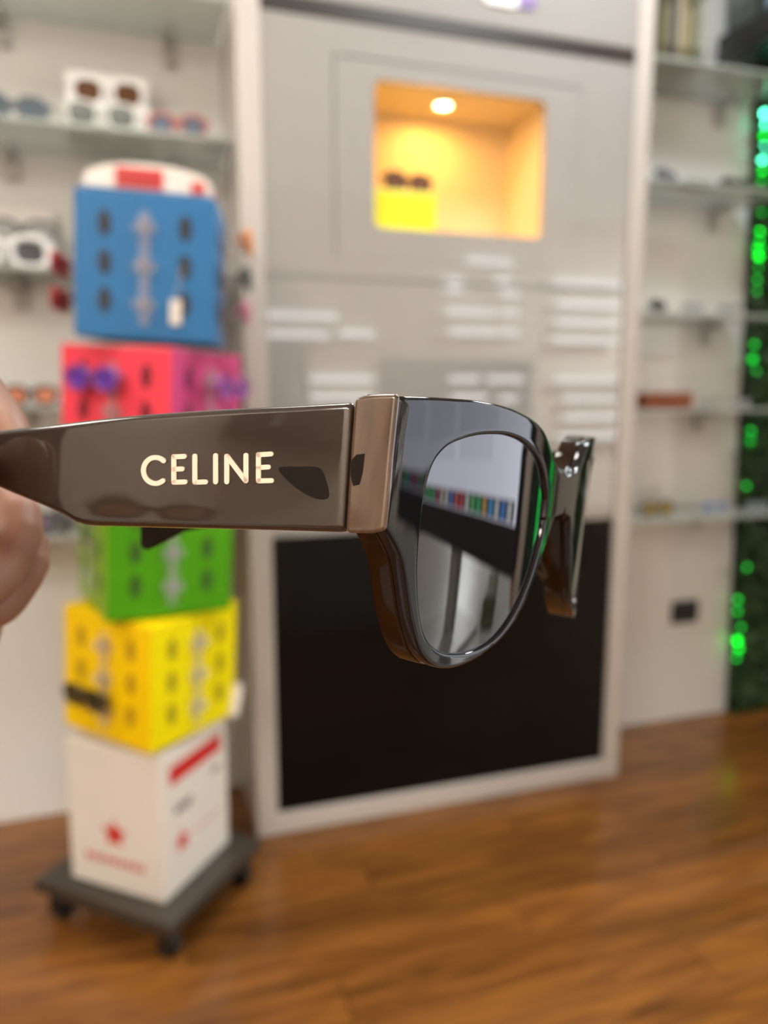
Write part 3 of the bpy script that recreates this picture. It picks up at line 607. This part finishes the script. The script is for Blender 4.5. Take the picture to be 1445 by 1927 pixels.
# ------------------------------------------------------------------ the held sunglasses
RC = .185; AN = R_(60.3); TP = R_(7)
Lc = Vector((math.cos(AN), 0, math.sin(AN))); n0 = Vector((math.sin(AN), 0, -math.cos(AN))); u0 = Vector((0, -1, 0))
Uc = u0*math.cos(TP)+n0*math.sin(TP); Nc = n0*math.cos(TP)-u0*math.sin(TP); OC = Vector((.0507, 0, .215))
W = lambda d: (RT*d[0]-UP*d[1]+FW*d[2])
gx, gy, gz = W(Lc), W(-Nc), W(Uc); go = c2w(OC)
GMX = Matrix(((gx.x, gy.x, gz.x, go.x), (gx.y, gy.y, gz.y, go.y), (gx.z, gy.z, gz.z, go.z), (0, 0, 0, 1)))
sg = empty('sunglasses', (0, 0, 0), 0, 'large black and smoky brown acetate sunglasses held up in the foreground', 'glasses'); sg.matrix_world = GMX
GI = GMX.inverted()
c2l = lambda v: GI @ c2w(v)                    # camera axes -> glasses local
def bow(u): return u*u/(2*RC)
mm = .001
top = catmull([(0, 10.0), (-5, 10.8), (-9.5, 12.4), (-13.5, 14.9), (-17.1, 17.9), (-21, 20.6), (-25.4, 22.3), (-31.3, 23.5), (-38.6, 24.3), (-45.7, 24.5), (-52.7, 24.3), (-59.5, 23.7), (-66.7, 23.0), (-73.6, 22.1)], 7)
side = catmull([(-73.6, 22.1), (-74.2, 16), (-74.4, 8), (-74.6, 0), (-74.8, -5.3)], 10)
low = catmull([(-74.8, -5.3), (-73.0, -7.2), (-70.9, -10), (-69.4, -12.8), (-68.3, -16), (-67.2, -19.6), (-65.8, -24), (-64.1, -28), (-62.3, -31.3), (-60, -34), (-57, -36), (-53, -37.1), (-48, -37.3), (-42, -36.3), (-37.2, -34.8), (-32.4, -33), (-28.2, -30.6), (-23.9, -27.4), (-20.9, -24.0), (-18, -19.8), (-15.4, -15.6), (-12.8, -11), (-10.2, -6.4), (-8.0, -2.4), (-5, -.2), (0, .8)], 5)
def even(P, step):
    P = [Vector(p_) for p_ in P]; tot = sum((b-a).length for a, b in zip(P, P[1:])); n = max(2, round(tot/step)); out = [P[0]]; acc = 0; k = 1
    for a, b in zip(P, P[1:]):
        l = (b-a).length
        while k < n and acc+l >= k*tot/n: out.append(a+(b-a)*((k*tot/n-acc)/l)); k += 1
        acc += l
    return out+[P[-1]]
top, side, low = even(top, 1.1), even(side, 1.1), even(low, 1.1)
cen = [Vector((0, .8+(10.0-.8)*k/6)) for k in range(1, 6)]
OUT = [Vector(p_) for p_ in (top+side[1:]+low[1:])] + cen
HOLE = catmull([(-62.2, 10.9), (-63.6, 8.4), (-64.4, 5.4), (-64.9, 1.5), (-65.0, -3.7), (-64.9, -8.7), (-64.6, -12.9), (-64.0, -17.2), (-63.1, -21.5), (-61.7, -25.8), (-60.0, -29.0), (-57.3, -31.5), (-53.5, -33.3), (-48.0, -34.1), (-43.7, -34.1), (-39.2, -33.4), (-34.4, -31.9), (-30.3, -29.6), (-26.3, -26.3), (-23.0, -22.5), (-19.7, -17.6), (-17.1, -12.1), (-15.4, -7.0), (-14.4, -1.9), (-14.4, 2.3), (-15.8, 6.3), (-18.6, 10.2), (-22.5, 13.5), (-27.4, 15.8), (-32.6, 17.2), (-38.9, 17.8), (-44.4, 17.5), (-50.0, 16.7), (-55.1, 15.3), (-59.4, 13.4)], 6, True)
LCN = Vector((-40, -8))
def ray_poly(c, d, poly):
    best = 0
    for i in range(len(poly)):
        a, b = poly[i]-c, poly[(i+1) % len(poly)]-c; e = b-a; den = d.x*e.y-d.y*e.x
        if abs(den) < 1e-9: continue
        t_ = (a.x*e.y-a.y*e.x)/den; s_ = (a.x*d.y-a.y*d.x)/den
        if t_ > 0 and -1e-6 <= s_ <= 1+1e-6: best = max(best, t_)
    return best
def front_layer(name, y0, y1, m_, shrink=0, r_=.9):
    "rim with rounded edges: one closed profile per outline point, swept round the lens opening and mirrored over the bridge"
    bm = bmesh.new(); n = len(OUT); T = (y1-y0)*1000; ncen = len(cen)
    loops = []
    for i, p_ in enumerate(OUT):
        d = (p_-LCN).normalized(); a = LCN+d*(ray_poly(LCN, d, HOLE)+shrink)
        mid = i >= n-ncen
        if mid: nin = Vector((0, 0))
        elif abs(p_.x) < 1e-6: nin = Vector((0, -1 if p_.y > 5 else 1))
        else:
            t_ = (OUT[(i+1) % n]-OUT[i-1]).normalized(); nin = Vector((t_.y, -t_.x))
            if nin.dot(d) > 0: nin = -nin
        arc = [(1-math.cos(R_(q)), 1-math.sin(R_(q))) for q in (0, 22.5, 45, 67.5, 90)]     # 0: on the wall, 90: on the face
        pr = [(a, T-r_*.4), (a, T*.5)] + [(a+d*r_*e, r_*f_) for e, f_ in arc]
        a1, b1 = a+d*r_, p_+nin*r_
        K = 6
        pr += [(a1+(b1-a1)*(k/K), 0) for k in range(1, K)]
        pr += [(p_+nin*r_*e, (r_*f_ if not mid else 0)) for e, f_ in arc[::-1]] + [(p_, T*.5 if not mid else 0), (p_, T-r_*.4 if not mid else T)]
        pr += [(p_+nin*r_*.4, T)] + [(b1+(a1-b1)*(k/K), T) for k in range(1, K)] + [(a+d*r_*.4, T)]
        loops.append(pr)
    m = len(loops[0])
    for sgn in (1, -1):
        V = [[bm.verts.new((sgn*q.x*mm, y0+yy*mm, q.y*mm)) for q, yy in pr] for pr in loops]
        for i in range(n):
            j = (i+1) % n
            for k in range(m):
                l = (k+1) % m; q = [V[i][k], V[j][k], V[j][l], V[i][l]]
                if i >= n-ncen-1 and all(abs(v.co.x) < 1e-7 for v in q): continue      # no wall inside the bridge
                bm.faces.new(q if sgn > 0 else q[::-1])
    bmesh.ops.remove_doubles(bm, verts=bm.verts[:], dist=2e-6)
    bmesh.ops.dissolve_degenerate(bm, dist=1e-6, edges=bm.edges[:])
    for v in bm.verts: v.co.y += bow(v.co.x)
    return obj(name, bm, m_, sg, smooth=True)
ff = front_layer('frame_front', 0, .0030, M['lam'], 0, .9); ff['label'] = 'black front layer'
fb = front_layer('frame_back', .00302, .0088, M['acet'], .5, .6); fb['label'] = 'dark brown rear layer'
for o in (ff, fb):
    wn = o.modifiers.new('wn', 'WEIGHTED_NORMAL'); wn.keep_sharp = False
# lenses
for sgn in (1, -1):
    bm = bmesh.new(); K = 10; rings = []
    for k in range(1, K+1):
        rings.append([bm.verts.new((sgn*(LCN+(p_-LCN)*(k/K)*1.006).x*mm, 0, (LCN+(p_-LCN)*(k/K)*1.006).y*mm)) for p_ in HOLE])
    c_ = bm.verts.new((sgn*LCN.x*mm, 0, LCN.y*mm)); n = len(HOLE)
    for i in range(n):
        j = (i+1) % n; bm.faces.new((c_, rings[0][i], rings[0][j]))
        for k in range(K-1): bm.faces.new((rings[k][i], rings[k+1][i], rings[k+1][j], rings[k][j]))
    for v in bm.verts:
        dx, dz = v.co.x-sgn*LCN.x*mm, v.co.z-LCN.y*mm
        v.co.y = bow(v.co.x)+.0007+(dx*dx+dz*dz)/(2*.9)
    bmesh.ops.recalc_face_normals(bm, faces=bm.faces[:])
    ex = bmesh.ops.extrude_face_region(bm, geom=bm.faces[:])
    for v in [g for g in ex['geom'] if isinstance(g, bmesh.types.BMVert)]: v.co.y += .0016
    lo = obj('lens', bm, M['lens'], sg, smooth=True)
    es = lo.modifiers.new('es', 'EDGE_SPLIT'); es.split_angle = R_(50)
# nose pads moulded on the rear layer
for sgn in (1, -1):
    bm = bmesh.new(); tube(bm, [(sgn*.0135, .0085, -.004), (sgn*.0145, .012, -.009), (sgn*.0175, .0125, -.016), (sgn*.0205, .009, -.021)], [.002, .0032, .0032, .002], 10)
    obj('nose_pad', bm, M['acet'], sg, smooth=True)
# near temple on its own plane (camera axes while laying it out)
TD = Vector((-.94, 0, .341)).normalized(); TU = Vector((0, -1, 0)); TN = Vector((-TD.z, 0, TD.x)).normalized()
if TN.z > 0: TN = -TN
def px_hit(px, py, P0, n_):
    d = Vector(((px-CX)/FPX, (py-CY)/FPX, 1)); return d*(P0.dot(n_)/d.dot(n_))
PN = c2w  # alias
# outer front edge point near the corner, in camera axes
def l2c(v):
    wv = GMX @ Vector(v) - CAM; return Vector((wv.dot(RT), -wv.dot(UP), wv.dot(FW)))
P_edge = l2c((-.0744, bow(-.0744)+.003, .008))
P_seam = P_edge + Vector((-.895, 0, .446))*.0125
tp_top = [(667, 755), (610, 758), (553, 761.5), (443, 767), (332, 774), (221, 783), (110, 796), (55, 801.5), (0, 806), (-30, 810), (-62, 822)]
tp_bot = [(651, 1002), (600, 1000.5), (553, 999), (388, 995), (221, 991), (166, 989.5), (140, 984), (111, 967), (55, 943.5), (0, 922.5), (-30, 910), (-62, 893)]
def sv(px, py):
    q = px_hit(px, py, P_seam, TN)-P_seam; return Vector((q.dot(TD), q.dot(TU)))
tt = catmull([sv(*q) for q in tp_top], 6); tb = catmull([sv(*q) for q in tp_bot], 6)
def interp(c, s):
    for a, b in zip(c, c[1:]):
        if a.x <= s <= b.x: return a.y+(b.y-a.y)*(s-a.x)/max(1e-9, b.x-a.x)
    return c[-1].y if s > c[-1].x else c[0].y
s0t, s0b = tt[0].x, tb[0].x; s1 = min(tt[-1].x, tb[-1].x)
def tpos(s, v, d):   # d = depth into the temple; the ear end bends in
    bend = max(0, s-.070)**2*2.2
    return c2l(P_seam+TD*s+TU*v-TN*(d+bend))
bm = bmesh.new(); NS, NV = 40, 5; g0 = []; g1 = []
for i in range(NS+1):
    r0, r1 = [], []
    for j in range(NV+1):
        f_ = j/NV; sa = s0t+(s0b-s0t)*f_; s = sa+(s1-sa)*i/NS; vt, vb = interp(tt, max(s, s0t)), interp(tb, max(s, s0b))
        v = vt+(vb-vt)*f_; r0.append(bm.verts.new(tpos(s, v, 0))); r1.append(bm.verts.new(tpos(s, v, .0042)))
    g0.append(r0); g1.append(r1)
for i in range(NS):
    for j in range(NV):
        bm.faces.new((g0[i][j], g0[i+1][j], g0[i+1][j+1], g0[i][j+1])); bm.faces.new((g1[i][j], g1[i][j+1], g1[i+1][j+1], g1[i+1][j]))
    bm.faces.new((g0[i][0], g1[i][0], g1[i+1][0], g0[i+1][0])); bm.faces.new((g0[i][NV], g0[i+1][NV], g1[i+1][NV], g1[i][NV]))
for j in range(NV):
    bm.faces.new((g0[0][j], g0[0][j+1], g1[0][j+1], g1[0][j])); bm.faces.new((g0[NS][j], g1[NS][j], g1[NS][j+1], g0[NS][j+1]))
tm = obj('temple', bm, M['temple'], sg, smooth=True, bev=.0017, seg=4); tm['label'] = 'smoky brown near temple'
wn = tm.modifiers.new('wn', 'WEIGHTED_NORMAL'); wn.keep_sharp = False
# hinge leaves embedded at the front end
def inlay(name, pxs, m_, d=-.00006, th=.0003):
    bm = bmesh.new(); sp = catmull([sv(*q) for q in pxs], 4, True)
    prism(bm, sp, lambda q: tpos(q.x, q.y, d), lambda q: tpos(q.x, q.y, d+th)); return obj(name, bm, m_, tm)
inlay('hinge_plate', [(524, 881), (560, 878), (600, 880), (613, 902), (619, 934), (602, 940), (575, 930), (545, 908)], M['hinge'])['label'] = 'dark hinge plate showing through the acetate'
# endpiece between seam and front
ED = (P_edge-P_seam).normalized(); EN = Vector((-ED.z, 0, ED.x)).normalized()
if EN.z > 0: EN = -EN
ep = [(668, 752), (676, 747.5), (688, 743.5), (705, 741.5), (728, 740.5), (752, 741), (746, 800), (740, 860), (735, 920), (727, 999), (700, 1004), (651, 1003), (655, 940), (661, 850)]
bm = bmesh.new(); EPL = [px_hit(px, py, P_seam, EN) for px, py in ep]
prism(bm, EPL, lambda q: c2l(q+EN*.0008), lambda q: c2l(q-EN*.0062))
en = obj('endpiece', bm, M['endp'], sg, bev=.0014, seg=4); en['label'] = 'tan translucent endpiece'
for p_ in en.data.polygons: p_.use_smooth = True
wn = en.modifiers.new('wn', 'WEIGHTED_NORMAL'); wn.keep_sharp = False
bm = bmesh.new(); hp = [px_hit(px, py, P_seam, EN) for px, py in [(664, 868), (674, 856), (690, 854), (686, 890), (680, 912), (668, 915), (663, 895)]]
prism(bm, hp, lambda q: c2l(q+EN*.00086), lambda q: c2l(q+EN*.0006)); obj('hinge_plate', bm, M['hinge'], en)
# lettering, one mesh per letter, raised off the temple
def stroke(bm, pts, hw=4.6):
    P = [Vector(p_) for p_ in pts]; Ls, Rs = [], []
    for i, p_ in enumerate(P):
        t_ = (P[min(i+1, len(P)-1)]-P[max(i-1, 0)]).normalized(); n_ = Vector((-t_.y, t_.x)); Ls.append(p_+n_*hw); Rs.append(p_-n_*hw)
    t0 = (P[0]-P[1]).normalized(); t1 = (P[-1]-P[-2]).normalized(); n0_ = Vector((-t0.y, t0.x)); n1_ = Vector((-t1.y, t1.x))
    cap1 = [P[-1]+(n1_*math.cos(a)+t1*math.sin(a))*hw for a in (R_(30), R_(60), R_(90), R_(120), R_(150))]
    cap0 = [P[0]+(n0_*math.cos(a)+t0*math.sin(a))*hw for a in (R_(30), R_(60), R_(90), R_(120), R_(150))]
    poly = [*Ls, *cap1, *Rs[::-1], *cap0]
    q = [sv(p_.x, p_.y) for p_ in poly]
    prism(bm, q, lambda a: tpos(a.x, a.y, .0001), lambda a: tpos(a.x, a.y, -.00035))
LET = [[[(294+22.5*math.cos(R_(a)), 885.5+24.5*math.sin(R_(a))) for a in range(-48, -318, -10)][::-1]],
       [[(328.5, 859.5), (328.5, 907.5)], [(328.5, 860), (348, 859)], [(328.5, 883), (344, 882.5)], [(328.5, 907.5), (349.5, 907)]],
       [[(368, 858.5), (368, 907.5)], [(368, 907.5), (388, 907)]],
       [[(407, 857.5), (407, 907)]],
       [[(428, 907), (428, 858.5)], [(428, 858.5), (463.5, 905)], [(464, 905), (464, 857)]],
       [[(487.5, 855.5), (487.5, 905)], [(487.5, 856), (511, 854.5)], [(487.5, 880), (506, 879)], [(487.5, 905), (512, 904.5)]]]
for L_ in LET:
    bm = bmesh.new()
    for s_ in L_: stroke(bm, s_)
    obj('letter', bm, M['letter'], tm)
# far temple, partly folded in
H = l2c((.0715, bow(.0715)+.010, .0))
tip = Vector((-.086, 0, .271)); fd = Vector((tip.x-H.x, 0, tip.z-H.z)); fl_ = fd.length; fd.normalize(); fn = Vector((-fd.z, 0, fd.x))
yt, yb = H.y-.0200, H.y+.0045
cy_ = lambda py: (py-CY)/FPX*.272
prof = [(0, yt), (.4*fl_, yt+.001), (.8*fl_, yt+.004), (.95*fl_, cy_(890)), (fl_, cy_(950)), (fl_*1.0, cy_(1025)), (fl_*.988, cy_(1036)), (fl_*.965, cy_(1028)), (fl_*.90, cy_(1000)), (.80*fl_, cy_(985)), (.4*fl_, yb-.001), (0, yb)]
bm = bmesh.new()
prism(bm, prof, lambda q: c2l(Vector((H.x, q[1], H.z))+fd*q[0]-fn*.002), lambda q: c2l(Vector((H.x, q[1], H.z))+fd*q[0]+fn*.002))
ft = obj('temple', bm, M['tip'], sg, bev=.001, seg=3); ft['label'] = 'dark brown far temple'
bm = bmesh.new(); hb_ = H-Vector((0, 0, 0)); tube(bm, [c2l(H+Vector((.0, -.012, 0))), c2l(H+Vector((0, .002, 0)))], .003, 10); obj('hinge', bm, M['steel'], sg)

# ------------------------------------------------------------------ hand holding the near temple
def cp(px, py, z): return c2w(Vector(((px-CX)/FPX*z, (py-CY)/FPX*z, z)))
hand = empty('hand', cp(-260, 1000, .24), 0, 'bare hand gripping the temple end of the sunglasses at the left edge', 'person')
org = hand.location.copy()
bm = bmesh.new()
def chain(pts, rad):
    P = catmull([cp(*q)-org for q in pts], 5); n = len(pts)-1
    rs_ = []
    for i in range(len(P)):
        f_ = i/5; k = min(int(f_), n-1); rs_.append(rad[k]+(rad[k+1]-rad[k])*(f_-k))
    tube(bm, P, rs_, 14)
    for q, r in ((P[0], rs_[0]), (P[-1], rs_[-1])): bmesh.ops.create_icosphere(bm, subdivisions=2, radius=r, matrix=Matrix.Translation(q))
chain([(-250, 830, .255), (-90, 722, .240), (-14, 785, .222), (26, 862, .2105)], [.0100, .0088, .0080, .0068])      # index
chain([(-260, 930, .262), (10, 960, .247), (-5, 1075, .235), (-70, 1130, .222)], [.0100, .0090, .0080, .0068])       # middle
chain([(-260, 1030, .268), (32, 1018, .262), (8, 1125, .252), (-60, 1160, .240)], [.0098, .0084, .0076, .0064])      # ring
chain([(-255, 1130, .270), (-55, 1135, .270), (-45, 1215, .262), (-95, 1235, .25)], [.0090, .0074, .0066, .0056])    # little
chain([(-330, 1040, .240), (-250, 960, .205), (-178, 890, .186), (-116, 862, .187)], [.0175, .0135, .0110, .0088])   # thumb
for a in ((-255, 830), (-258, 930), (-260, 1030), (-260, 1120)):
    chain([(a[0]-10, a[1], .260), (-420, 960+(a[1]-980)*.6, .262), (-560, 970+(a[1]-980)*.35, .262)], [.0110, .0140, .0150])
chain([(-340, 1040, .242), (-450, 1000, .252), (-560, 985, .26)], [.0150, .0170, .0160])
chain([(-540, 980, .262), (-700, 1000, .266), (-1000, 1050, .28)], [.0235, .0240, .0310])
hm = obj('hand_skin', bm, M['skin'], hand, smooth=True)
rm = hm.modifiers.new('remesh', 'REMESH'); rm.mode = 'VOXEL'; rm.voxel_size = .0011; rm.use_smooth_shade = True
sm_ = hm.modifiers.new('smooth', 'SMOOTH'); sm_.iterations = 6; sm_.factor = .5
def nail(p0, n_, d, l, wd):
    bm = bmesh.new(); s = n_.cross(d).normalized(); rows = []
    for i in range(6):
        a = -1+2*i/5; rows.append([bm.verts.new(p0+d*(l*(b-.5))*(1-.12*a*a)+s*wd*a-n_*(wd*.55*a*a)) for b in (0, .33, .66, 1)])
    for r0, r1 in zip(rows, rows[1:]):
        for k in range(3): bm.faces.new((r0[k], r0[k+1], r1[k+1], r1[k]))
    o = obj('fingernail', bm, M['nail'], hand, smooth=True); so = o.modifiers.new('solid', 'SOLIDIFY'); so.thickness = .0006; return o
tpz = cp(-122, 864, .187)-org; tdv = (cp(-100, 862, .189)-cp(-170, 890, .188)).normalized(); nv = (-FW); nv = (nv-tdv*nv.dot(tdv)).normalized()
nail(tpz+nv*.0088, nv, tdv, .012, .0058)
ip, i0_ = cp(26, 862, .2105)-org, cp(-14, 785, .222)-org; idv = (ip-i0_).normalized(); inv_ = (FW-idv*FW.dot(idv)).normalized()
nail(ip-idv*.001+inv_*.0066, inv_, idv, .010, .0046)
